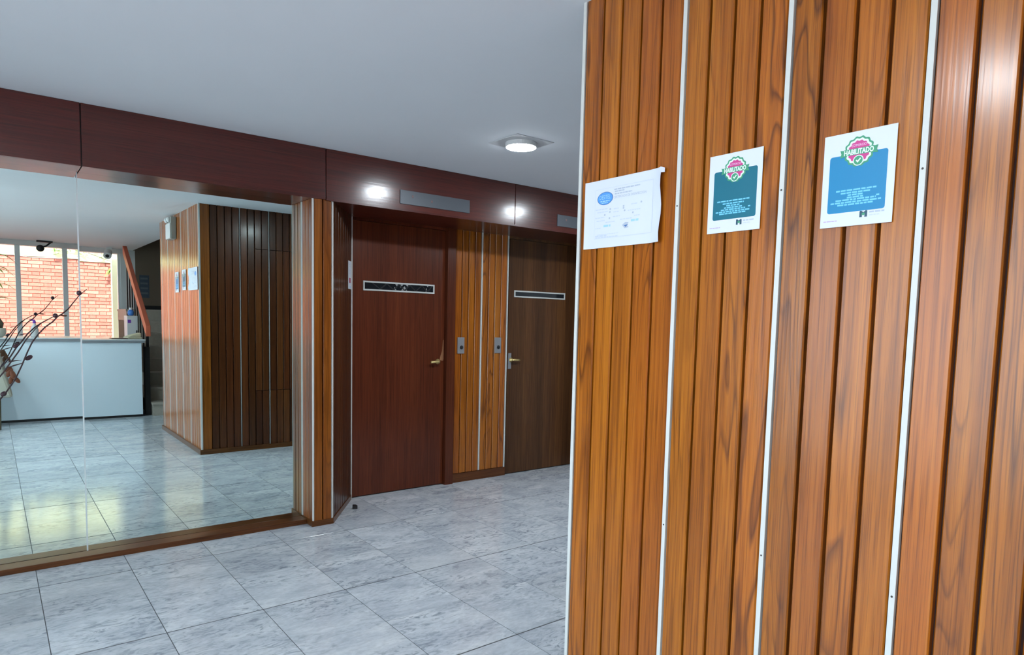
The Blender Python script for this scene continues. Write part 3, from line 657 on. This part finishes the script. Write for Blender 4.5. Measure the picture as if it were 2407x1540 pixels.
at('stem', MB().tube([(0.2336, 3.43, 1.3092), (0.2138, 3.43, 1.2997), (0.177, 3.43, 1.2762), (0.1534, 3.43, 1.2574), (0.1264, 3.43, 1.2286), (0.1008, 3.43, 1.1895), (0.086, 3.43, 1.1701), (0.0679, 3.43, 1.1368), (0.0444, 3.43, 1.1037), (0.0242, 3.43, 1.0831), (-0.0658, 3.41, 0.9631), (-0.21, 3.4, 0.78), (-0.235, 3.4, 0.45)], [0.0013, 0.0018, 0.0024, 0.0029, 0.0029, 0.0029, 0.0029, 0.0029, 0.0029, 0.0029, 0.0029, 0.0029, 0.0029], 7), 'stem', va, smooth=True)
at('stem', MB().tube([(0.1765, 3.42, 1.2758), (0.1526, 3.4167, 1.2487), (0.1208, 3.4133, 1.2061), (0.092, 3.41, 1.1534), (0.0667, 3.4067, 1.1135), (0.0402, 3.4033, 1.0706), (0.0228, 3.4, 1.047), (-0.0672, 3.41, 0.927), (-0.21, 3.4, 0.78), (-0.235, 3.4, 0.45)], [0.0013, 0.0018, 0.0024, 0.0029, 0.0029, 0.0029, 0.0029, 0.0029, 0.0029, 0.0029], 7), 'stem', va, smooth=True)
at('bud', MB().ball((0.3136, 3.43, 1.4067), 0.0102, 12, 8, (1, 1, 1.05), Euler((0, 0, 0.6)).to_matrix()), 'bud', va, (0.3136, 3.43, 1.4067), smooth=True)
at('bud', MB().ball((0.2252, 3.43, 1.3072), 0.0098, 12, 8, (1, 1, 1), Euler((0, 0, 0.6)).to_matrix()), 'bud', va, (0.2252, 3.43, 1.3072), smooth=True)
at('bud', MB().ball((0.2563, 3.43, 1.308), 0.0145, 12, 8, (1, 0.35, 0.28), Euler((0, 0.05, 0.6)).to_matrix()), 'petal', va, (0.2563, 3.43, 1.308), smooth=True)
at('bud', MB().ball((0.1285, 3.43, 1.1289), 0.0145, 12, 8, (1.15, 0.7, 0.62), Euler((0, -0.5, 0.6)).to_matrix()), 'bud', va, (0.1285, 3.43, 1.1289), smooth=True)
at('bud', MB().ball((0.0862, 3.43, 1.179), 0.0125, 12, 8, (1.1, 0.7, 0.6), Euler((0, -0.5, 0.6)).to_matrix()), 'bud', va, (0.0862, 3.43, 1.179), smooth=True)
at('bud', MB().ball((0.0391, 3.43, 0.9805), 0.0125, 12, 8, (1, 0.8, 0.8), Euler((0, -0.6, 0.6)).to_matrix()), 'bud', va, (0.0391, 3.43, 0.9805), smooth=True)
at('leaf', MB().add([(0.0501, 3.425, 1.111), (0.0661, 3.425, 1.1178), (0.0858, 3.425, 1.12), (0.1057, 3.425, 1.1206), (0.0865, 3.425, 1.116), (0.0672, 3.425, 1.1119), (0.0501, 3.4262, 1.111), (0.0661, 3.4262, 1.1178), (0.0858, 3.4262, 1.12), (0.1057, 3.4262, 1.1206), (0.0865, 3.4262, 1.116), (0.0672, 3.4262, 1.1119)], [tuple(range(6)), tuple(range(6, 12))[::-1]] + [(i, (i+1)%6, 6+(i+1)%6, 6+i) for i in range(6)]), 'stem', va, (0.0501, 3.425, 1.111))
at('leaf', MB().add([(0.0579, 3.425, 1.0897), (0.0738, 3.425, 1.0995), (0.0944, 3.425, 1.1054), (0.1155, 3.425, 1.1097), (0.0957, 3.425, 1.1016), (0.0758, 3.425, 1.0938), (0.0579, 3.4262, 1.0897), (0.0738, 3.4262, 1.0995), (0.0944, 3.4262, 1.1054), (0.1155, 3.4262, 1.1097), (0.0957, 3.4262, 1.1016), (0.0758, 3.4262, 1.0938)], [tuple(range(6)), tuple(range(6, 12))[::-1]] + [(i, (i+1)%6, 6+(i+1)%6, 6+i) for i in range(6)]), 'stem', va, (0.0579, 3.425, 1.0897))
at('leaf', MB().add([(0.0974, 3.425, 1.2233), (0.105, 3.425, 1.2278), (0.1148, 3.425, 1.2289), (0.1248, 3.425, 1.2288), (0.1154, 3.425, 1.2259), (0.1059, 3.425, 1.2234), (0.0974, 3.4262, 1.2233), (0.105, 3.4262, 1.2278), (0.1148, 3.4262, 1.2289), (0.1248, 3.4262, 1.2288), (0.1154, 3.4262, 1.2259), (0.1059, 3.4262, 1.2234)], [tuple(range(6)), tuple(range(6, 12))[::-1]] + [(i, (i+1)%6, 6+(i+1)%6, 6+i) for i in range(6)]), 'stem', va, (0.0974, 3.425, 1.2233))
at('petal', MB().ball((0.0615, 3.43, 1.0681), 0.02, 10, 8, (0.55, 0.25, 1), Euler((0, 0.5, 0.3)).to_matrix()), 'petal', va, (0.0615, 3.43, 1.0681), smooth=True)
at('petal', MB().ball((0.0725, 3.43, 1.0571), 0.022, 10, 8, (0.5, 0.3, 1), Euler((0, -0.3, 0.3)).to_matrix()), 'petal', va, (0.0725, 3.43, 1.0571), smooth=True)
at('petal', MB().ball((0.0648, 3.43, 1.0361), 0.017, 10, 8, (0.5, 0.3, 1), Euler((0, 0.15, 0.3)).to_matrix()), 'petal', va, (0.0648, 3.43, 1.0361), smooth=True)
at('petal', MB().ball((0.0847, 3.43, 1.0372), 0.017, 10, 8, (0.5, 0.3, 1), Euler((0, -0.7, 0.3)).to_matrix()), 'petal', va, (0.0847, 3.43, 1.0372), smooth=True)
at('petal', MB().ball((0.0578, 3.43, 1.0823), 0.015, 10, 8, (0.6, 0.3, 1), Euler((0, 0.9, 0.3)).to_matrix()), 'petal', va, (0.0578, 3.43, 1.0823), smooth=True)

# ------------------------------------------------------------------ reception side, seen in the mirror
wf = struct('wall_front', (0, YW, 0))
at('wall_panel', MB().box((-2.7, YW - 0.2, 0), (1.76, YW, 0.86)).box((1.72, YW - 0.2, 0.86), (1.93, YW, H)).box((-2.7, YW - 0.2, 0.86), (-2.45, YW, H)), 'whitewall', wf)
at('header', MB().box((-2.7, YW - 0.2, 2.292), (1.80, YW + 0.02, H)), 'headergrey', wf, (0, YW, 2.29))
w1 = struct('window_1', (-0.3, YW, 0.86))
mx = [-2.43, -1.83, -1.23, -0.63, -0.03 - 0.2, 0.373, 0.968, 1.715]
for x in mx: pbox('mullion', (x - 0.032, YW - 0.11, 0.88), (x + 0.032, YW - 0.01, 2.292), 'framegrey', w1)
pbox('sill', (-2.45, YW - 0.18, 0.86), (1.76, YW + 0.05, 0.90), 'countergrey', w1)
for a, b_ in zip(mx[:-1], mx[1:]): pbox('pane', (a + 0.032, YW - 0.064, 0.90), (b_ - 0.032, YW - 0.058, 2.292), 'glass', w1)
# stairwell walls
sbox('wall_stairwell', (1.93, YW - 0.2, 0), (2.9, YW, 4.3), 'darkwall')
sbox('wall_stairside', (2.75, YW, 0), (2.9, -0.125, 4.3), 'darkwall')

ct = thing('reception_counter', 'white fronted reception counter with pale grey top, seen in the mirror', 'counter', (0.2, -1.6, 0))
at('front_panel', MB().box((-1.5, -1.326, 0.03), (1.547, -1.302, 0.958)), 'counterwhite', ct, bevel=0.002)
at('kick_plate', MB().box((-1.48, -1.345, 0), (1.535, -1.315, 0.0295)), 'dark', ct)
at('side_panel', MB().box((1.523, -1.9, 0.0), (1.547, -1.327, 0.958)), 'dark', ct)
at('countertop', MB().box((-1.5, -1.98, 0.986), (1.592, -1.276, 1.000)), 'countergrey', ct, bevel=0.003)
at('front_edge', MB().box((-1.5, -1.97, 0.9585), (1.58, -1.280, 0.9855)), 'edgegrey', ct)
at('carcass', MB().box((-1.5, -1.9, 0.0), (-1.47, -1.327, 0.958)), 'counterwhite', ct)

bt = thing('spray_bottle', 'white bottle with purple cap standing on the counter', 'bottle', (0.44, -1.62, 1.0))
at('body', MB().lathe([(0.038, 0), (0.042, 0.01), (0.042, 0.09), (0.034, 0.12), (0.016, 0.15), (0.015, 0.165)], 20, (0.44, -1.62, 1.0)), 'camwhite', bt, smooth=True)
at('cap', MB().lathe([(0.017, 0.166), (0.018, 0.18), (0.012, 0.2), (0.008, 0.21)], 16, (0.44, -1.62, 1.0)).box((0.395, -1.628, 1.195), (0.44, -1.612, 1.212)), 'purple', bt)
tr = at('document_tray', MB().box((1.235, -1.70, 1.0005), (1.42, -1.45, 1.008)), 'dark', None, (1.33, -1.57, 1.0), bevel=0.003); tag(tr, 'flat black tray lying on the counter beside the folded cloth', 'tray')
tw = thing('folded_cloth', 'folded cream cloth on the right end of the counter', 'cloth', (1.49, -1.62, 1.0))
mb = MB().prism([(1.40, -1.72), (1.585, -1.74), (1.585, -1.5), (1.42, -1.47)], 1.001, 1.026); at('lower_fold', mb, 'towel', tw, bevel=0.010)
mb = MB().add([(1.41, -1.71, 1.027), (1.58, -1.73, 1.027), (1.58, -1.51, 1.027), (1.43, -1.48, 1.027), (1.45, -1.70, 1.045), (1.58, -1.72, 1.080), (1.58, -1.52, 1.080), (1.46, -1.50, 1.045)],
    [(0, 3, 2, 1), (4, 5, 6, 7), (0, 1, 5, 4), (1, 2, 6, 5), (2, 3, 7, 6), (3, 0, 4, 7)]); at('upper_fold', mb, 'towel', tw, bevel=0.008)

pp = thing('potted_plant', 'leafy green plant in a round cream pot on the counter', 'plant', (0.075, -1.42, 1.0))
at('pot', MB().lathe([(0.045, 0), (0.075, 0.02), (0.088, 0.07), (0.083, 0.11), (0.074, 0.11), (0.07, 0.085)], 24, (0.075, -1.42, 1.0)), 'creampot', pp, smooth=True)
at('soil', MB().lathe([(0.07, 0.0855), (0.05, 0.095)], 18, (0.075, -1.42, 1.0)), 'soil', pp)
at('trunk', MB().tube([(0.075, -1.42, 1.09), (0.085, -1.42, 1.16), (0.07, -1.42, 1.24), (0.062, -1.43, 1.6), (0.07, -1.43, 1.95)], [0.05, 0.058, 0.03, 0.02, 0.016], 10), 'bark', pp, smooth=True)
def blade(p0, p1, sag, wd, parent):
    p0, p1 = Vector(p0), Vector(p1); d = (p1 - p0); side = Vector((-d.y, d.x, 0)); side = side.normalized() if side.length > 1e-5 else Vector((0, 1, 0)); v = []; n = 6
    for i in range(n + 1):
        t = i / n; c = p0 + d * t - Vector((0, 0, sag * t * t)); ww = wd * math.sin(PI * min(1, 0.15 + 0.85 * t)) * 0.5 + 0.0005
        v += [c - side * ww + Vector((0, 0, ww * .4)), c, c + side * ww + Vector((0, 0, ww * .4))]
    f = []
    for i in range(n):
        for k in (0, 1): f.append((i * 3 + k, i * 3 + k + 1, i * 3 + k + 4, i * 3 + k + 3))
    return at('leaf', MB().add(v, f), 'leaf', parent, tuple(p0), smooth=True)
rr = random.Random(3)
for z, n in ((1.45, 5), (1.62, 5), (1.80, 6), (1.95, 7)):
    for k in range(n):
        a = 2 * PI * k / n + z * 3; L_ = rr.uniform(0.16, 0.26)
        blade((0.068, -1.43, z), (0.068 + L_ * math.cos(a), -1.43 + L_ * math.sin(a), z + rr.uniform(0.0, 0.1)), rr.uniform(0.06, 0.2), 0.028, pp)

# cream armchair at the left border of the mirror image
ar = thing('armchair', 'cream upholstered armchair before the white counter, cut by the frame', 'chair', (-0.22, -0.95, 0))
at('seat', MB().box((-0.42, -1.2, 0.36), (-0.02, -0.72, 0.50)), 'creamcloth', ar, bevel=0.03)
for sgn in (-1, 1):
    o_ = -0.22 + sgn * 0.315; i_ = -0.22 + sgn * 0.20; o2 = -0.22 + sgn * 0.41; i2 = -0.22 + sgn * 0.22
    at('armrest', MB().add([(i2, -1.22, .36), (o2, -1.22, .36), (o2, -0.72, .36), (i2, -0.72, .36), (i_, -1.22, .88), (o_, -1.22, .88), (o_, -0.76, .72), (i_, -0.76, .72)],
        [(0, 3, 2, 1), (4, 5, 6, 7), (0, 1, 5, 4), (1, 2, 6, 5), (2, 3, 7, 6), (3, 0, 4, 7)]), 'creamcloth', ar, bevel=0.03)
at('backrest', MB().add([(-.47, -1.25, .36), (.03, -1.25, .36), (.03, -1.12, .36), (-.47, -1.12, .36), (-.42, -1.27, .98), (-.02, -1.27, .98), (-.02, -1.18, .98), (-.42, -1.18, .98)],
    [(0, 3, 2, 1), (4, 5, 6, 7), (0, 1, 5, 4), (1, 2, 6, 5), (2, 3, 7, 6), (3, 0, 4, 7)]), 'creamcloth', ar, bevel=0.03)
for x, y in ((-.5, -1.16), (.06, -1.16), (-.5, -.78), (.06, -.78)): at('leg', MB().tube([(x, y, .37), (x, y, 0.0)], [0.022, 0.014], 10), 'bark', ar, (x, y, 0))

# staircase with black railing and salmon handrail
st = struct('staircase', (2.2, -2.5, 0))
for k in range(1, 9):
    z1 = 0.175 * k; y1 = -1.30 - 0.28 * (k - 1); y0 = y1 - 0.28 if k < 8 else YW
    at('step', MB().box((1.665, y0, z1 - 0.175 if k > 1 else 0), (2.75, y1, z1 - 0.03)).box((1.655, y0, z1 - 0.03), (2.75, y1 + 0.022, z1)), 'stone', st, (2.2, y1, z1 - .175))
    if k > 1: pass
at('step_fill', MB().prism([(1.67, -1.58), (2.75, -1.58), (2.75, YW), (1.67, YW)], 0, 0.17), 'darkwall', st, (2.2, -2.8, 0))
mb = MB()
for k in range(2, 9): mb.box((1.67, YW, 0.175 * (k - 1) - 0.175), (2.75, -1.30 - 0.28 * (k - 1), 0.175 * (k - 1)))
at('step_fill', mb, 'darkwall', st, (2.2, -2.8, 0))
at('landing_skirting', MB().box((1.93, YW + 0.001, 1.40), (2.75, YW + 0.015, 1.47)), 'blackmetal', st, (2.3, YW, 1.4))
hr = thing('stair_railing', 'black stair railing with wide salmon handrail, seen in the mirror', 'railing', (1.62, -1.42, 0))
pa, pb = Vector((1.645, -1.40, 1.085)), Vector((1.690, -3.45, 2.285)); dz = Vector((0, 0, 0.14))
mb = MB(); hw = Vector((0.028, 0, 0))
mb.add([pa - hw, pa + hw, pb + hw, pb - hw, pa - hw + dz, pa + hw + dz, pb + hw + dz, pb - hw + dz], [(0, 3, 2, 1), (4, 5, 6, 7), (0, 1, 5, 4), (1, 2, 6, 5), (2, 3, 7, 6), (3, 0, 4, 7)])
mb.v = [(x, y, z - 0.05) for x, y, z in mb.v]
at('handrail', mb, 'salmon', hr, bevel=0.004)
at('newel_post', MB().box((1.592, -1.47, 0), (1.655, -1.395, 0.90)).box((1.622, -1.45, 0.9), (1.652, -1.415, 1.05)), 'blackmetal', hr)
for i in range(8):
    t = (i + 0.7) / 8.5; p = pa.lerp(pb, t); zb = 0.175 * (1 + int(max(0, (-1.30 - p.y)) / 0.28))
    at('baluster', MB().box((p.x - 0.008, p.y - 0.008, min(zb, p.z - 0.1)), (p.x + 0.008, p.y + 0.008, p.z - 0.03)), 'blackmetal', hr, (p.x, p.y, zb))
wd = thing('white_cupboard', 'narrow white cupboard with a purple sticker behind the counter', 'cupboard', (1.57, -2.2, 0))
at('body', MB().box((1.505, -2.36, 0), (1.635, -2.1, 1.30)), 'camwhite', wd, bevel=0.004)
at('sticker', MB().box((1.512, -2.0995, 1.20), (1.552, -2.098, 1.245)), 'purple', wd)
at('handle', MB().box((1.612, -2.0985, 0.98), (1.622, -2.088, 1.10)), 'dark', wd)
jar = thing('blue_jar', 'small round blue jar on top of the narrow white cupboard', 'jar', (1.567, -2.2, 1.301))
at('body', MB().lathe([(0.02, 0), (0.036, 0.012), (0.042, 0.04), (0.036, 0.068), (0.022, 0.082)], 18, (1.567, -2.2, 1.301)), 'bluejar', jar, smooth=True)
at('lid', MB().lathe([(0.022, 0.0825), (0.023, 0.11), (0.02, 0.112)], 16, (1.567, -2.2, 1.301)), 'camwhite', jar)
ps = thing('wall_poster', 'dim blue poster on the dark stairwell wall', 'poster', (2.02, YW, 1.56))
at('sheet', MB().box((1.985, YW + 0.0005, 1.60), (2.13, YW + 0.003, 1.97)), P('dim_blue_poster', (0.055, 0.075, 0.105), 0.6), ps)
mb = MB()
for z in (1.90, 1.82, 1.74, 1.66): mb.box((2.0, YW + 0.0031, z), (2.11, YW + 0.0036, z + 0.03))
at('lettering', mb, P('grey_blue_print', (0.12, 0.14, 0.17), 0.6), ps)['kind'] = 'stuff'

# security cameras, emergency light
dc = thing('dome_camera', 'black round security camera hanging over the window', 'camera', (0.67, -3.86, H))
at('bracket', MB().box((0.60, -3.90, H - 0.025), (0.80, -3.84, H - 0.0005)).tube([(0.775, -3.87, H - 0.02), (0.72, -3.87, H - 0.075), (0.66, -3.87, H - 0.10)], 0.012, 8), 'blackmetal', dc)
at('head', MB().ball((0.645, -3.87, H - 0.115), 0.052, 14, 10), 'dark', dc, smooth=True)
bc = thing('bullet_camera', 'white bullet security camera with black lens near the window end', 'camera', (1.52, -3.9, H))
at('body', MB().tube([(1.53, -3.94, H - 0.07), (1.505, -3.84, H - 0.135)], 0.058, 18), 'camwhite', bc)
at('lens', MB().tube([(1.505, -3.8395, H - 0.1353), (1.502, -3.831, H - 0.1405)], 0.026, 16), 'dark', bc)
at('bracket', MB().box((1.50, -3.98, H - 0.03), (1.58, -3.90, H - 0.0005)), 'camwhite', bc)
el = thing('emergency_light', 'grey emergency light box high on the panelled wall, seen in the mirror', 'light', (1.54, 0.63, 2.11))
at('case', MB().box((1.512, 0.53, 2.108), (1.5635, 0.742, 2.335)), 'boxgrey', el, bevel=0.004)
at('cover', MB().box((1.500, 0.535, 2.112), (1.5115, 0.737, 2.27)), 'camwhite', el, bevel=0.006)
for y in (0.58, 0.69): at('spot', MB().ball((1.500, y, 2.305), 0.026, 12, 8, (0.8, 1, 1)), 'camwhite', el, (1.5, y, 2.305), smooth=True)

# black door stop at the pillar foot
ds = at('door_stop', MB().prism([(1.958, 4.228), (1.992, 4.218), (1.996, 4.252), (1.972, 4.262)], 0.0005, 0.026), 'dark', None, (1.977, 4.24, 0), bevel=0.004)
tag(ds, 'small black rubber door stop on the floor by the pillar', 'doorstop')

# ------------------------------------------------------------------ courtyard outside the window
sbox('ground', (-14, -16, -0.2), (10, 10, -0.13), 'concrete')
ex = struct('wall_exterior', (1.0, -6.6, 0))
at('masonry', MB().box((-4, -6.9, -0.12), (4.6, -6.6 - 0.004, 2.295)), 'mortar', ex)
at('coping', MB().box((-4, -6.95, 2.296), (4.6, -6.57, 3.3)), 'cream', ex, (0, -6.8, 2.296))
SL, HD, RH, GP = 0.222, 0.106, 0.0665, 0.009
def brick_mesh(l):
    b = 0.0015; x = l / 2; h = RH - GP; return MB().add([(-x, 0, 0), (x, 0, 0), (x, 0, h), (-x, 0, h), (-x + b, 0.007, b), (x - b, 0.007, b), (x - b, 0.007, h - b), (-x + b, 0.007, h - b)],
        [(4, 5, 6, 7), (0, 1, 5, 4), (1, 2, 6, 5), (2, 3, 7, 6), (3, 0, 4, 7)]).mesh('brick', 'brick')
bs, bh = brick_mesh(SL), brick_mesh(HD); rest = MB(); nb = 0
for r_ in range(35):
    z = 2.293 - RH * (r_ + 1); x = -3.9 + (0.0 if r_ % 2 else (SL + HD) / 2 + GP); k = 0
    if z < -0.1: break
    while x < 4.4:
        l = SL if k % 2 == 0 else HD; cx = x + l / 2
        if 0.0 < cx < 2.05 and z > 0.78 and nb < 298:
            link('brick', bs if k % 2 == 0 else bh, ex, (cx, -6.604 + random.uniform(0, 0.003), z)); nb += 1
        else: rest.box((x, -6.606, z), (x + l, -6.597, z + RH - GP))
        x += l + GP; k += 1
o = at('brick', rest, 'brick', ex, (0, -6.6, 0)); o['kind'] = 'stuff'
oc = sbox('column', (1.66, -4.75, -0.12), (1.80, -4.6, 2.62), 'columncream')
cb = at('hanging_cable', MB().tube([(-0.4, -5.4, 2.36), (0.1, -5.4, 2.25), (0.6, -5.4, 2.20), (1.0, -5.4, 2.215), (1.25, -5.4, 2.28), (1.45, -5.4, 2.40), (1.6, -5.4, 2.6)], 0.006, 6), 'boxgrey', None, (0.6, -5.4, 2.2))
tag(cb, 'thin grey cable sagging across the top of the window view', 'cable')
vn = thing('garden_vine', 'sparse green leaves hanging over the brick wall outside', 'plant', (1.3, -6.5, 2.4))
rr = random.Random(11)
at('stem', MB().tube([(0.5, -6.5, 2.62), (1.0, -6.5, 2.50), (1.5, -6.5, 2.46), (1.95, -6.5, 2.30), (1.98, -6.5, 2.15)], 0.006, 6), 'bark', vn)
for i in range(26):
    x = rr.uniform(0.9, 2.0); z = 2.46 + rr.uniform(-0.1, 0.10); a = rr.uniform(0, 6.28)
    blade((x, -6.5, z), (x + 0.12 * math.cos(a), -6.47 + rr.uniform(-.03, .03), z + 0.08 * math.sin(a)), 0.02, 0.05, vn)
for i in range(5): blade((1.9 + .02 * i, -6.5, 2.2), (1.78 + .05 * i, -6.46, 2.05 + .03 * i), 0.03, 0.07, vn)
